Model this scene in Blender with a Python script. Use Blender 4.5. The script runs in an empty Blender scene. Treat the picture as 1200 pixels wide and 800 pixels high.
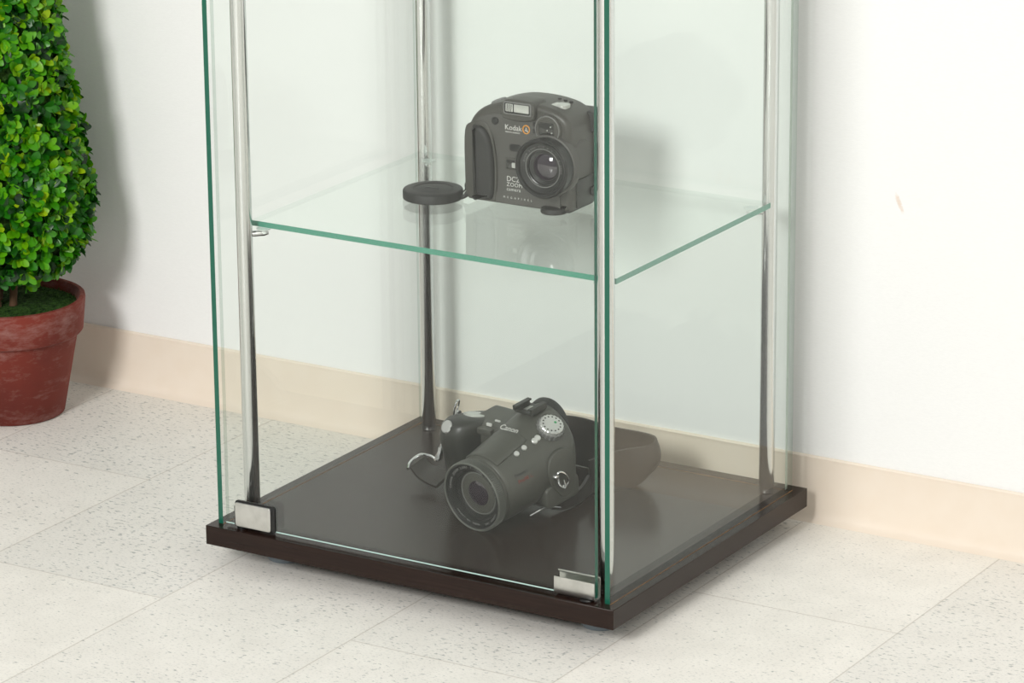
import bpy, bmesh, math, random
from mathutils import Vector, Matrix
S = bpy.context.scene
COL = S.collection
PI = math.pi
random.seed(7)

# ------------------------------------------------------------------ materials
def mat(name, color=(.5, .5, .5), rough=.5, metal=0.0, spec=.5, coat=0.0):
    m = bpy.data.materials.new(name); m.use_nodes = True
    b = m.node_tree.nodes['Principled BSDF']
    b.inputs['Base Color'].default_value = (*color, 1)
    b.inputs['Roughness'].default_value = rough
    b.inputs['Metallic'].default_value = metal
    b.inputs['Specular IOR Level'].default_value = spec
    b.inputs['Coat Weight'].default_value = coat
    return m

class NT:
    """small node-graph helper"""
    def __init__(s, m): s.t = m.node_tree; s.n = s.t.nodes; s.l = s.t.links; s.b = s.n.get('Principled BSDF')
    def new(s, kind, **k):
        n = s.n.new(kind)
        for a, v in k.items(): setattr(n, a, v)
        return n
    def put(s, sock, v):
        if hasattr(v, 'links'): s.l.new(v, sock)
        else:
            try: sock.default_value = v
            except Exception: sock.default_value = (*v, 1)
    def math(s, op, a, b=0.0, c=0.0, clamp=False):
        n = s.new('ShaderNodeMath', operation=op, use_clamp=clamp)
        s.put(n.inputs[0], a); s.put(n.inputs[1], b); s.put(n.inputs[2], c)
        return n.outputs[0]
    def mix(s, f, a, b):
        n = s.new('ShaderNodeMix', data_type='RGBA')
        s.put(n.inputs[0], f); s.put(n.inputs[6], a); s.put(n.inputs[7], b)
        return n.outputs[2]
    def coords(s, kind='Object'): return s.new('ShaderNodeTexCoord').outputs[kind]
    def mapping(s, v, scale=(1, 1, 1), loc=(0, 0, 0)):
        n = s.new('ShaderNodeMapping'); s.l.new(v, n.inputs[0])
        n.inputs['Scale'].default_value = scale; n.inputs['Location'].default_value = loc
        return n.outputs[0]
    def noise(s, v, scale, detail=2.0, rough=.5):
        n = s.new('ShaderNodeTexNoise'); s.l.new(v, n.inputs['Vector'])
        n.inputs['Scale'].default_value = scale; n.inputs['Detail'].default_value = detail
        n.inputs['Roughness'].default_value = rough
        return n.outputs['Fac']
    def ramp(s, f, a, b): # linear remap a..b -> 0..1, clamped
        n = s.new('ShaderNodeMapRange'); s.put(n.inputs[0], f)
        n.inputs[1].default_value = a; n.inputs[2].default_value = b
        return n.outputs[0]
    def bump(s, h, strength, dist):
        n = s.new('ShaderNodeBump'); n.inputs['Strength'].default_value = strength
        n.inputs['Distance'].default_value = dist; s.l.new(h, n.inputs['Height'])
        s.l.new(n.outputs[0], s.b.inputs['Normal'])

def grain(m, c1, c2, scale=400, strength=.0, dist=.0002, vscale=(1, 1, 1)):
    """fine procedural variation of one material's own colour and surface"""
    t = NT(m); v = t.mapping(t.coords(), vscale); f = t.noise(v, scale, 3)
    t.put(t.b.inputs['Base Color'], t.mix(t.ramp(f, .35, .65), (*c1, 1), (*c2, 1)))
    if strength: t.bump(f, strength, dist)
    return m

M = {}
M['chrome'] = mat('chrome', (.74, .74, .74), .16, 1.0)
M['steel'] = grain(mat('brushed_nickel', (.7, .7, .68), .3, 1.0), (.74, .74, .71), (.6, .6, .57), 60)
M['black'] = mat('black_gasket', (.006, .006, .006), .35)
M['body'] = grain(mat('camera_grey', (.05, .05, .045), .42), (.052, .050, .043), (.060, .058, .050), 900, .04, .0001)
M['panel'] = grain(mat('camera_panel_grey', (.06, .06, .055), .5), (.068, .066, .060), (.078, .076, .069), 900, .03, .0001)
M['silvergrey'] = grain(mat('camera_light_grey', (.11, .11, .105), .4), (.15, .15, .145), (.17, .17, .165), 600)
M['rubber'] = grain(mat('black_rubber', (.014, .014, .014), .55), (.010, .010, .010), (.015, .015, .014), 1500)
M['darkring'] = mat('lens_black', (.007, .0075, .0075), .3)
M['canon'] = grain(mat('camera_olive_grey', (.075, .075, .065), .42), (.058, .059, .049), (.068, .069, .057), 700, .04, .0001)
M['canondark'] = grain(mat('camera_dark_grey', (.03, .03, .027), .4), (.020, .021, .018), (.026, .027, .023), 700, .04, .0001)
M['knurl'] = mat('lens_ring_grey', (.13, .135, .12), .3, .2)
M['button'] = mat('silver_button', (.62, .62, .6), .3, .6)
M['lensglass'] = mat('lens_glass', (.02, .012, .022), .03, 0, .9, .6)
M['white'] = mat('white_print', (.60, .60, .57), .5)
M['greyprint'] = mat('grey_print', (.26, .26, .25), .5)
M['redprint'] = mat('red_print', (.25, .035, .025), .5)
M['darkprint'] = mat('dark_print', (.015, .015, .015), .5)
M['orange'] = mat('orange_print', (.75, .32, .03), .5)
M['green'] = mat('green_print', (.02, .3, .1), .5)
M['flashglass'] = mat('flash_glass', (.55, .56, .52), .12, .3)
M['windowglass'] = mat('viewfinder_glass', (.02, .02, .018), .06, 0, .8)
M['leather'] = grain(mat('strap_leather', (.02, .017, .014), .5), (.016, .013, .011), (.028, .022, .018), 500, .4, .0002)
M['mdf'] = grain(mat('raw_board', (.33, .18, .07), .8), (.30, .16, .065), (.14, .07, .03), 300)
M['foot'] = mat('grey_plastic', (.22, .26, .29), .45)
M['clear'] = mat('clear_rubber', (.75, .8, .77), .15)

def make_wood():
    m = mat('dark_laminate', (.02, .012, .008), .24, 0, .26)
    t = NT(m)
    v = t.mapping(t.coords(), (3, 90, 90)); f = t.noise(v, 6, 4, .6)
    t.put(t.b.inputs['Base Color'], t.mix(t.ramp(f, .3, .7), (.014, .0070, .0050, 1), (.022, .011, .0078, 1)))
    t.bump(f, .02, .0002)
    return m
M['wood'] = make_wood()

def make_glass():
    """clear pane: a tinted see-through sheet with the mirror reflection of its faces (Schlick)"""
    m = bpy.data.materials.new('clear_glass'); m.use_nodes = True
    t = NT(m); t.n.clear()
    g = t.new('ShaderNodeNewGeometry')
    d = t.new('ShaderNodeVectorMath', operation='DOT_PRODUCT')
    t.l.new(g.outputs['Normal'], d.inputs[0]); t.l.new(g.outputs['Incoming'], d.inputs[1])
    c = t.math('ABSOLUTE', d.outputs['Value'])
    k = t.math('POWER', t.math('SUBTRACT', 1.0, c, clamp=True), 5.0)
    fr = t.math('ADD', t.math('MULTIPLY', k, .96), .027)
    tr = t.new('ShaderNodeBsdfTransparent'); tr.inputs[0].default_value = (.986, .9965, .990, 1)
    gl = t.new('ShaderNodeBsdfGlossy'); gl.inputs['Roughness'].default_value = 0.0
    gl.inputs[0].default_value = (.97, 1, .985, 1)
    mx = t.new('ShaderNodeMixShader'); t.l.new(fr, mx.inputs[0]); t.l.new(tr.outputs[0], mx.inputs[1]); t.l.new(gl.outputs[0], mx.inputs[2])
    o = t.new('ShaderNodeOutputMaterial'); t.l.new(mx.outputs[0], o.inputs[0])
    return m
M['glass'] = make_glass()
def make_edge(name, col, inner=(.74, .80, .77)):
    """polished pane edge: deep green where it faces out; met from inside the pane it is only a faint tinted line"""
    m = mat(name, col, .2); t = NT(m)
    g = t.new('ShaderNodeNewGeometry')
    tr = t.new('ShaderNodeBsdfTransparent'); tr.inputs[0].default_value = (*inner, 1)
    mx = t.new('ShaderNodeMixShader'); t.l.new(g.outputs['Backfacing'], mx.inputs[0])
    t.l.new(t.b.outputs[0], mx.inputs[1]); t.l.new(tr.outputs[0], mx.inputs[2])
    t.l.new(mx.outputs[0], t.n['Material Output'].inputs[0])
    return m
M['glassedge'] = make_edge('glass_edge_green', (.008, .105, .065))
M['shelfedge'] = make_edge('shelf_edge_green', (.07, .27, .19), (.90, .93, .915))
M['groundedge'] = make_edge('ground_glass_edge', (.40, .47, .41), (.90, .93, .915))

TX0, TW, TY0, TL = -.3846, .1999, -.0887, .4995
def make_floor():
    m = mat('vinyl_tile', (.8, .78, .72), .42, 0, .4)
    t = NT(m); co = t.coords()
    sp = t.new('ShaderNodeSeparateXYZ'); t.l.new(co, sp.inputs[0]); X, Y = sp.outputs[0], sp.outputs[1]
    u = t.math('DIVIDE', t.math('SUBTRACT', X, TX0), TW)
    k = t.math('FLOOR', u); fu = t.math('SUBTRACT', u, k)
    par = t.math('FLOORED_MODULO', k, 2.0)            # brick-fashion offset on every other column
    v = t.math('DIVIDE', t.math('SUBTRACT', Y, TY0), TL)
    v2 = t.math('ADD', v, t.math('SUBTRACT', t.math('MULTIPLY', par, .0), t.math('MULTIPLY', t.math('SUBTRACT', 1.0, par), .5)))
    r = t.math('FLOOR', v2); fv = t.math('SUBTRACT', v2, r)
    ju = t.math('MULTIPLY', t.math('SUBTRACT', .5, t.math('ABSOLUTE', t.math('SUBTRACT', fu, .5))), TW)
    jv = t.math('MULTIPLY', t.math('SUBTRACT', .5, t.math('ABSOLUTE', t.math('SUBTRACT', fv, .5))), TL)
    j = t.math('MINIMUM', ju, jv)
    joint = t.math('SUBTRACT', 1.0, t.ramp(j, .0003, .0010))
    cmb = t.new('ShaderNodeCombineXYZ'); t.l.new(k, cmb.inputs[0]); t.l.new(r, cmb.inputs[1])
    wn = t.new('ShaderNodeTexWhiteNoise', noise_dimensions='3D'); t.l.new(cmb.outputs[0], wn.inputs[0])
    tone = wn.outputs['Value']
    # elongated flecks, more or fewer from tile to tile
    fl = t.noise(t.mapping(co, (1, 2.1, 1)), 150, 2.5, .55)
    dens = t.noise(co, 9, 2)
    big = t.math('ADD', fl, t.math('ADD', t.math('MULTIPLY', t.math('SUBTRACT', tone, .5), .085), t.math('MULTIPLY', t.math('SUBTRACT', dens, .5), .12)))
    fleck = t.ramp(big, .59, .68)
    fine = t.ramp(t.noise(t.mapping(co, (1, 1.8, 1), (3, 1, 0)), 330, 2), .54, .74)
    cloud = t.noise(co, 26, 3)
    base = t.mix(tone, (.90, .872, .81, 1), (.78, .765, .72, 1))
    base = t.mix(t.math('MULTIPLY', t.ramp(cloud, .35, .75), .35), base, (.70, .675, .62, 1))
    base = t.mix(t.math('MULTIPLY', fine, .55), base, (.50, .50, .47, 1))
    base = t.mix(t.math('MULTIPLY', fleck, .8), base, (.30, .32, .31, 1))
    base = t.mix(t.math('MULTIPLY', joint, .45), base, (.36, .31, .25, 1))
    t.put(t.b.inputs['Base Color'], base)
    t.bump(t.math('SUBTRACT', t.math('MULTIPLY', fl, .2), joint), .25, .0005)
    return m
M['floor'] = make_floor()

def make_wall():
    m = mat('wallpaper', (.86, .86, .84), .75, 0, .2)
    t = NT(m); co = t.coords()
    f = t.noise(t.mapping(co, (1, 1, 4)), 260, 3)
    base = t.mix(t.ramp(f, .3, .7), (.87, .875, .865, 1), (.845, .85, .84, 1))
    # small brown scuff to the right of the cabinet
    sp = t.new('ShaderNodeSeparateXYZ'); t.l.new(co, sp.inputs[0])
    dx = t.math('SUBTRACT', sp.outputs[0], .5023); dz = t.math('SUBTRACT', sp.outputs[2], .3164)
    a = t.math('ADD', dx, t.math('MULTIPLY', dz, .40))
    q = t.math('ADD', t.math('POWER', t.math('DIVIDE', a, .0028), 2.0), t.math('POWER', t.math('DIVIDE', dz, .0095), 2.0))
    q = t.math('ADD', q, t.math('MULTIPLY', t.math('SUBTRACT', t.noise(co, 380, 2), .5), 1.6))
    base = t.mix(t.math('MULTIPLY', t.math('SUBTRACT', 1.0, t.ramp(q, .2, 1.0)), .45), base, (.68, .46, .30, 1))
    t.put(t.b.inputs['Base Color'], base); t.bump(f, .15, .0005)
    return m
M['wall'] = make_wall()
M['baseboard'] = grain(mat('cream_vinyl', (.84, .74, .62), .5, 0, .35), (.83, .735, .63), (.815, .715, .605), 40)

def make_terracotta():
    m = mat('terracotta', (.35, .06, .035), .7, 0, .3)
    t = NT(m); co = t.coords()
    a = t.noise(t.mapping(co, (1, 1, 2.2)), 28, 6, .68); b = t.noise(t.mapping(co, (1, 1, 3)), 90, 5, .7)
    sp = t.new('ShaderNodeSeparateXYZ'); t.l.new(co, sp.inputs[0])
    rim = t.ramp(sp.outputs[2], .080, .10)
    w = t.math('ADD', t.math('MULTIPLY', a, .6), t.math('ADD', t.math('MULTIPLY', b, .4), t.math('MULTIPLY', rim, .055)))
    base = t.mix(t.ramp(t.noise(co, 12, 4), .35, .65), (.20, .030, .018, 1), (.13, .022, .015, 1))
    base = t.mix(t.math('MULTIPLY', t.ramp(w, .50, .72), .60), base, (.34, .20, .18, 1))
    t.put(t.b.inputs['Base Color'], base); t.bump(w, .3, .001)
    return m
M['terracotta'] = make_terracotta()
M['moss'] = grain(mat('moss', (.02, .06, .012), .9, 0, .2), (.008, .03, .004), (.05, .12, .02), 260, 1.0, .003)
M['bark'] = grain(mat('bark', (.10, .045, .02), .8), (.17, .09, .045), (.09, .045, .022), 60, .5, .001, (1, 1, .2))

def make_leaf():
    m = mat('leaf', (.1, .3, .03), .36, 0, .45)
    t = NT(m); a = t.new('ShaderNodeAttribute'); a.attribute_name = 'tint'
    t.l.new(a.outputs['Color'], t.b.inputs['Base Color'])
    tl = t.new('ShaderNodeBsdfTranslucent'); t.l.new(a.outputs['Color'], tl.inputs[0])
    mx = t.new('ShaderNodeMixShader'); mx.inputs[0].default_value = .22
    t.l.new(t.b.outputs[0], mx.inputs[1]); t.l.new(tl.outputs[0], mx.inputs[2])
    t.l.new(mx.outputs[0], t.n['Material Output'].inputs[0])
    return m
M['leaf'] = make_leaf()

# ------------------------------------------------------------------ geometry helpers
def empty(name, loc=(0, 0, 0), label=None, cat=None, group=None):
    o = bpy.data.objects.new(name, None); COL.objects.link(o); o.location = loc
    o.empty_display_size = .02
    if label: o['label'] = label
    if cat: o['category'] = cat
    if group: o['group'] = group
    return o

def obj(name, bm, m, parent=None, smooth=True, angle=35, bevel=0.0, seg=2, loc=None):
    bmesh.ops.recalc_face_normals(bm, faces=bm.faces)
    me = bpy.data.meshes.new(name); bm.to_mesh(me); bm.free()
    for mm in (m if isinstance(m, (list, tuple)) else [m]): me.materials.append(mm)
    o = bpy.data.objects.new(name, me); COL.objects.link(o)
    if parent: o.parent = parent
    if loc: o.location = loc
    if smooth:
        for p in me.polygons: p.use_smooth = True
        me.set_sharp_from_angle(angle=math.radians(angle))
    if bevel:
        b = o.modifiers.new('bevel', 'BEVEL'); b.width = bevel; b.segments = seg
        b.limit_method = 'ANGLE'; b.angle_limit = math.radians(40); b.harden_normals = False
    return o

def box(bm, x0, x1, y0, y1, z0, z1, mi=0):
    v = [bm.verts.new((x, y, z)) for x in (x0, x1) for y in (y0, y1) for z in (z0, z1)]
    for q in ((0, 1, 3, 2), (4, 6, 7, 5), (0, 4, 5, 1), (2, 3, 7, 6), (0, 2, 6, 4), (1, 5, 7, 3)):
        bm.faces.new([v[i] for i in q]).material_index = mi
    return v

def frame_from(axis):
    a = Vector(axis).normalized()
    h = Vector((0, 0, 1)) if abs(a.z) < .9 else Vector((1, 0, 0))
    u = h.cross(a).normalized(); w = a.cross(u).normalized()
    return u, w, a

def lathe(bm, prof, origin=(0, 0, 0), axis=(0, 0, 1), n=48, mi=0, wob=None):
    """prof: (radius, distance along axis)"""
    u, w, a = frame_from(axis); o = Vector(origin); rings = []
    for r, h in prof:
        if r < 1e-6: rings.append([bm.verts.new(o + a * h)])
        else:
            ring = []
            for i in range(n):
                t = 2 * PI * i / n; rr = r * (1 + (wob(i, n) if wob else 0))
                ring.append(bm.verts.new(o + a * h + (u * math.cos(t) + w * math.sin(t)) * rr))
            rings.append(ring)
    for A, B in zip(rings, rings[1:]):
        for i in range(n):
            j = (i + 1) % n
            if len(A) == 1 and len(B) == 1: break
            if len(A) == 1: f = bm.faces.new((A[0], B[i], B[j]))
            elif len(B) == 1: f = bm.faces.new((A[i], B[0], A[j]))
            else: f = bm.faces.new((A[i], B[i], B[j], A[j]))
            f.material_index = mi

def tube(bm, pts, r, n=10, closed=False, mi=0, caps=True):
    P = [Vector(p) for p in pts]; rings = []; N = len(P)
    rr = r if isinstance(r, (list, tuple)) else [r] * N
    prev = None
    for i, p in enumerate(P):
        if closed: d = (P[(i + 1) % N] - P[i - 1]).normalized()
        else: d = (P[min(i + 1, N - 1)] - P[max(i - 1, 0)]).normalized()
        if prev is None: u = frame_from(d)[0]
        else: u = (prev - d * prev.dot(d)).normalized()
        prev = u; w = d.cross(u)
        rings.append([bm.verts.new(p + (u * math.cos(2 * PI * k / n) + w * math.sin(2 * PI * k / n)) * rr[i]) for k in range(n)])
    pairs = list(zip(rings, rings[1:])) + ([(rings[-1], rings[0])] if closed else [])
    for A, B in pairs:
        for i in range(n): bm.faces.new((A[i], A[(i + 1) % n], B[(i + 1) % n], B[i])).material_index = mi
    if not closed and caps:
        bm.faces.new(rings[0][::-1]); bm.faces.new(rings[-1])

def smooth_line(pts, n=6, closed=False):
    P = [Vector(p) for p in pts]; out = []; N = len(P)
    rng = range(N) if closed else range(N - 1)
    for i in rng:
        if closed: a, b, c, d = P[i - 1], P[i], P[(i + 1) % N], P[(i + 2) % N]
        else: a, b, c, d = P[max(i - 1, 0)], P[i], P[i + 1], P[min(i + 2, N - 1)]
        for k in range(n):
            t = k / n
            out.append(.5 * ((2 * b) + (c - a) * t + (2 * a - 5 * b + 4 * c - d) * t * t + (3 * b - a - 3 * c + d) * t ** 3))
    if not closed: out.append(P[-1])
    return out

def offset_poly(P, d):
    """inset a closed 2D outline (counter-clockwise) by d"""
    n = len(P); out = []
    area = sum(P[i][0] * P[(i + 1) % n][1] - P[(i + 1) % n][0] * P[i][1] for i in range(n))
    s = 1 if area > 0 else -1
    for i in range(n):
        a, b = Vector(P[i - 1]), Vector(P[(i + 1) % n])
        t = (b - a); t.normalize() if t.length else None
        out.append((P[i][0] - t.y * d * s, P[i][1] + t.x * d * s))
    return out

def puff(bm, outline, y0, y1, rf=.001, rb=.001, steps=4, to3=None, mi=0):
    """solid from a 2D outline (u, v): front at y0, back at y1, rounded edges"""
    to3 = to3 or (lambda u, v, y: (u, y, v))
    lay = []
    for k in range(steps + 1):
        t = k / steps * PI / 2; lay.append((rf * (1 - math.sin(t)), y0 + rf * (1 - math.cos(t))))
    for k in range(steps + 1):
        t = k / steps * PI / 2; lay.append((rb * (1 - math.cos(t)), y1 - rb * (1 - math.sin(t))))
    rings = []
    for ins, y in lay:
        rings.append([bm.verts.new(to3(p[0], p[1], y)) for p in offset_poly(outline, ins)])
    n = len(outline)
    for A, B in zip(rings, rings[1:]):
        for i in range(n): bm.faces.new((A[i], A[(i + 1) % n], B[(i + 1) % n], B[i])).material_index = mi
    for R_ in (rings[0], rings[-1]):
        bm.faces.new(R_).material_index = mi

def out2(pts, n=5): return [(v.x, v.y) for v in smooth_line([(a, b, 0) for a, b in pts], n, True)]

def rrect(x0, x1, y0, y1, r, n=5):
    o = []
    for cx, cy, a0 in ((x1 - r, y1 - r, 0), (x0 + r, y1 - r, PI / 2), (x0 + r, y0 + r, PI), (x1 - r, y0 + r, 1.5 * PI)):
        for k in range(n + 1):
            t = a0 + k / n * PI / 2; o.append((cx + r * math.cos(t), cy + r * math.sin(t)))
    return o

def circ(cx, cy, r, n=24): return [(cx + r * math.cos(2 * PI * k / n), cy + r * math.sin(2 * PI * k / n)) for k in range(n)]

def text(name, body, size, m, parent, mtx, depth=.00012, spacing=1.0, align='LEFT', bold=0.0):
    cu = bpy.data.curves.new(name, 'FONT'); cu.body = body; cu.size = size; cu.extrude = depth
    cu.space_character = spacing; cu.align_x = align; cu.offset = bold; cu.resolution_u = 3
    tmp = bpy.data.objects.new('tmp', cu); COL.objects.link(tmp)
    dg = bpy.context.evaluated_depsgraph_get()
    me = bpy.data.meshes.new_from_object(tmp.evaluated_get(dg))
    bpy.data.objects.remove(tmp)
    me.name = name; me.materials.clear(); me.materials.append(m)
    me.transform(mtx)
    o = bpy.data.objects.new(name, me); COL.objects.link(o); o.parent = parent
    return o

def ring_text(name, body, radius, size, m, parent, mtx, a0, step, depth=.0001):
    """letters set round a circle (clockwise, tops outward) as one mesh"""
    bm = bmesh.new()
    cu = bpy.data.curves.new('t', 'FONT'); cu.size = size; cu.extrude = depth; cu.align_x = 'CENTER'; cu.resolution_u = 2
    tmp = bpy.data.objects.new('tmp', cu); COL.objects.link(tmp)
    for i, ch in enumerate(body):
        if ch == ' ': continue
        cu.body = ch
        dg = bpy.context.evaluated_depsgraph_get(); dg.update()
        me = bpy.data.meshes.new_from_object(tmp.evaluated_get(dg))
        a = a0 - step * i
        me.transform(Matrix.Rotation(a - PI / 2, 4, 'Z') @ Matrix.Translation((0, radius, 0)))
        bm.from_mesh(me); bpy.data.meshes.remove(me)
    bpy.data.objects.remove(tmp)
    bm.transform(mtx)
    me = bpy.data.meshes.new(name); bm.to_mesh(me); bm.free(); me.materials.append(m)
    o = bpy.data.objects.new(name, me); COL.objects.link(o); o.parent = parent
    return o

# text lying in the X-Z plane facing -Y
FRONT = Matrix(((1, 0, 0, 0), (0, 0, -1, 0), (0, 1, 0, 0), (0, 0, 0, 1)))

# ------------------------------------------------------------------ the room
ZT = .0381      # top of the base board
WY = .382       # wall plane
def struct(o): o['kind'] = 'structure'; return o
bm = bmesh.new(); box(bm, -3.2, 4.2, -4.5, WY + .1, -.05, 0)
struct(obj('floor', bm, M['floor'], smooth=False))
bm = bmesh.new(); box(bm, -3.2, 4.2, WY, WY + .1, 0, 2.5)
struct(obj('wall_back', bm, M['wall'], smooth=False))
# vinyl skirting with rounded top lip and flared toe
bm = bmesh.new()
prof = [(0, .0628), (-.0012, .0636), (-.0026, .0632), (-.0034, .0618), (-.0030, .0600), (-.0027, .0580),
        (-.0027, .0110), (-.0034, .0060), (-.0052, .0030), (-.0085, .0010), (-.0100, 0), (0, 0)]
ends = []
for x in (-3.2, 4.2): ends.append([bm.verts.new((x, WY + a, b)) for a, b in prof])
for i in range(len(prof)):
    j = (i + 1) % len(prof); bm.faces.new((ends[0][i], ends[0][j], ends[1][j], ends[1][i]))
bm.faces.new(ends[0]); bm.faces.new(ends[1][::-1])
struct(obj('baseboard_back', bm, M['baseboard']))

# ------------------------------------------------------------------ display cabinet
W, D, T, H = .425, .3605, .0181, .92
cab = empty('display_cabinet', (W / 2, D / 2, 0), 'tall glass display cabinet with chrome corner posts on a dark brown base board', 'cabinet')
def cobj(name, bm, m, parent=None, **k):
    """part of the cabinet modelled in room coordinates"""
    bm.transform(Matrix.Translation((-W / 2, -D / 2, 0)))
    return obj(name, bm, m, parent or cab, **k)

bm = bmesh.new(); box(bm, 0, W, 0, D, ZT - T, ZT)
cobj('base_board', bm, M['wood'], bevel=.0005, seg=2)
bm = bmesh.new(); box(bm, 0, W, 0, D, H - T, H)
cobj('top_board', bm, M['wood'], bevel=.0005, seg=2)
for fx in (.052, W - .042):
    for fy in (.052, D - .05):
        bm = bmesh.new()
        lathe(bm, [(0, 0), (.0165, 0), (.0185, .003), (.0195, .0100), (.0185, .0150), (.016, .0175), (.012, ZT - T), (0, ZT - T)], (fx, fy, 0), n=40)
        cobj('foot', bm, M['foot'])

GX0, GX1 = .0068, .0118      # left pane
GX2, GX3 = .4105, .4155      # right pane
GY0, GY1 = .0110, .3480
def pane(name, x0, x1, y0, y1, z0, z1, thin, edge='glassedge'):
    if z0 == ZT: z0 -= .003        # panes stand in a routed groove
    bm = bmesh.new(); box(bm, x0, x1, y0, y1, z0, z1, 1)
    for f in bm.faces:
        n = f.calc_center_median() - Vector(((x0 + x1) / 2, (y0 + y1) / 2, (z0 + z1) / 2))
        if abs(n['xyz'.index(thin)]) > 1e-6 and abs(f.normal['xyz'.index(thin)] if f.normal.length else 0) >= 0:
            k = 'xyz'.index(thin); others = [i for i in range(3) if i != k]
            if all(abs(n[i]) < 1e-6 for i in others): f.material_index = 0
    return cobj(name, bm, [M['glass'], M[edge]], smooth=False)
p = pane('side_pane', GX0, GX1, GY0, GY1, ZT, H - T, 'x')
p = pane('side_pane', GX2, GX3, GY0, GY1, ZT, H - T, 'x')
p = pane('back_pane', GX1 + .001, GX2 - .001, .3455, .3500, ZT, H - T, 'y', 'groundedge')
DZ0 = ZT + .0032
door = pane('door', .0172, .4022, .0085, .0135, DZ0, H - T - .003, 'y')
door['label'] = 'clear glass front door with polished green edges'

bm = bmesh.new(); box(bm, .0172, .4022, .0082, .0086, DZ0, DZ0 + .0010)  # pale strip: light caught by the door's polished bottom edge, painted as colour
cobj('edge_highlight', bm, mat('painted_edge_highlight', (.50, .68, .63), .2), door, smooth=False)
# routed grooves of raw board that hold the panes
for x0, x1, y0, y1 in ((GX1, GX1 + .0009, GY0 - .0004, GY1), (GX3, GX3 + .0009, GY0 - .0004, GY1), (GX1 + .002, GX2 - .001, .3444, .3453)):
    bm = bmesh.new(); box(bm, x0, x1, y0, y1, ZT - .0005, ZT + .00012)
    cobj('pane_groove', bm, M['mdf'], smooth=False)

POSTS = [(.0293, .033), (.3990, .034), (.3975, .3315), (.0293, .3300)]
for x, y in POSTS:
    bm = bmesh.new()
    lathe(bm, [(0, ZT), (.0062, ZT), (.0068, ZT + .0008), (.0068, ZT + .006), (.0071, ZT + .0065), (.0071, H - T), (0, H - T)], (x, y, 0), n=48)
    cobj('post', bm, M['chrome'])

# shelf on clear pegs
SZ = .3168
bm = bmesh.new(); box(bm, .0265, .4015, .0465, .3270, SZ - .005, SZ, 1)
for f in bm.faces:
    if abs(f.calc_center_median().z - SZ) < 1e-6 or abs(f.calc_center_median().z - SZ + .005) < 1e-6: f.material_index = 0
cobj('shelf', bm, [M['glass'], M['shelfedge']], smooth=False)
for (x, y), (dx, dy) in zip(POSTS, ((1, 1), (-1, 1), (-1, -1), (1, -1))):
    d = Vector((dx, dy, 0)).normalized(); c = Vector((x, y, 0)) + d * .0175
    bm = bmesh.new()
    lathe(bm, [(0, SZ - .0052), (.0068, SZ - .0052), (.0062, SZ - .0062), (.003, SZ - .0075), (.003, SZ - .010), (0, SZ - .010)], c, n=28)
    peg = cobj('shelf_peg', bm, M['clear'])
    bm = bmesh.new()
    tube(bm, [Vector((x, y, SZ - .0098)) + d * .006, c + Vector((0, 0, SZ - .0098)), c + Vector((0, 0, SZ - .0098)) + d * .004], [.0027, .0027, .0015], 12)
    cobj('peg_pin', bm, M['chrome'], peg)
    peg.data.update()

# hinge clamp at the lower left of the door
bm = bmesh.new(); zb = ZT + .0022
o = rrect(.0300, .0685, zb + .0012, zb + .0240, .0025)
puff(bm, o, .0042, .0060, .0005, .0002, 3)
hp = cobj('hinge', bm, M['steel'], bevel=0)
bm = bmesh.new(); puff(bm, rrect(.0290, .0722, zb, zb + .0256, .0032), .0060, .0083, .0003, .0003, 2)
cobj('hinge_gasket', bm, M['black'], hp)
bm = bmesh.new(); puff(bm, rrect(.0270, .0660, zb, zb + .0220, .0022), .0137, .0170, .0003, .0006, 3)
cobj('hinge_back_plate', bm, M['black'], hp)
bm = bmesh.new(); box(bm, .0272, .0300, .0065, .0160, zb + .001, zb + .0195)
cobj('hinge_knuckle', bm, M['black'], hp, bevel=.001)
bm = bmesh.new(); lathe(bm, [(0, ZT), (.0048, ZT), (.0048, ZT + .0024), (0, ZT + .0024)], (.0335, .0105, 0), n=24)
cobj('hinge_pivot', bm, M['black'], hp)

# magnet strike clip: a bright U channel folded round the bottom of the door
bm = bmesh.new(); x0, x1 = .3625, .4026; z0 = ZT + .0016; th = .0007
pr = [(.0067, z0 + .0160), (.0067, z0 + .0015), (.0074, z0 + .0004), (.0085, z0), (.0152, z0), (.0166, z0 + .0004), (.0173, z0 + .0018),
      (.0173, z0 + .0170), (.0168, z0 + .0190), (.0150, z0 + .0200), (.0138, z0 + .0200), (.0138, z0 + .0192), (.0148, z0 + .0192), (.0160, z0 + .0184), (.0165, z0 + .0168),
      (.0165, z0 + .0022), (.0160, z0 + .0011), (.0150, z0 + .0008), (.0090, z0 + .0008), (.0080, z0 + .0012), (.0074, z0 + .0020), (.0074, z0 + .0160)]
e0 = [bm.verts.new((x0, a, b)) for a, b in pr]; e1 = [bm.verts.new((x1, a, b)) for a, b in pr]
for i in range(len(pr)):
    j = (i + 1) % len(pr); bm.faces.new((e0[i], e0[j], e1[j], e1[i]))
bm.faces.new(e0); bm.faces.new(e1[::-1])
clip = cobj('strike_clip', bm, M['steel'], angle=50)
clip['label'] = 'bright metal clip folded round the bottom corner of the glass door'
bm = bmesh.new(); lathe(bm, [(0, ZT), (.006, ZT), (.0065, ZT + .0008), (.005, ZT + .0016), (0, ZT + .0016)], (.3935, .0098, 0), n=24)
cobj('door_bumper', bm, M['black'])

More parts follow.
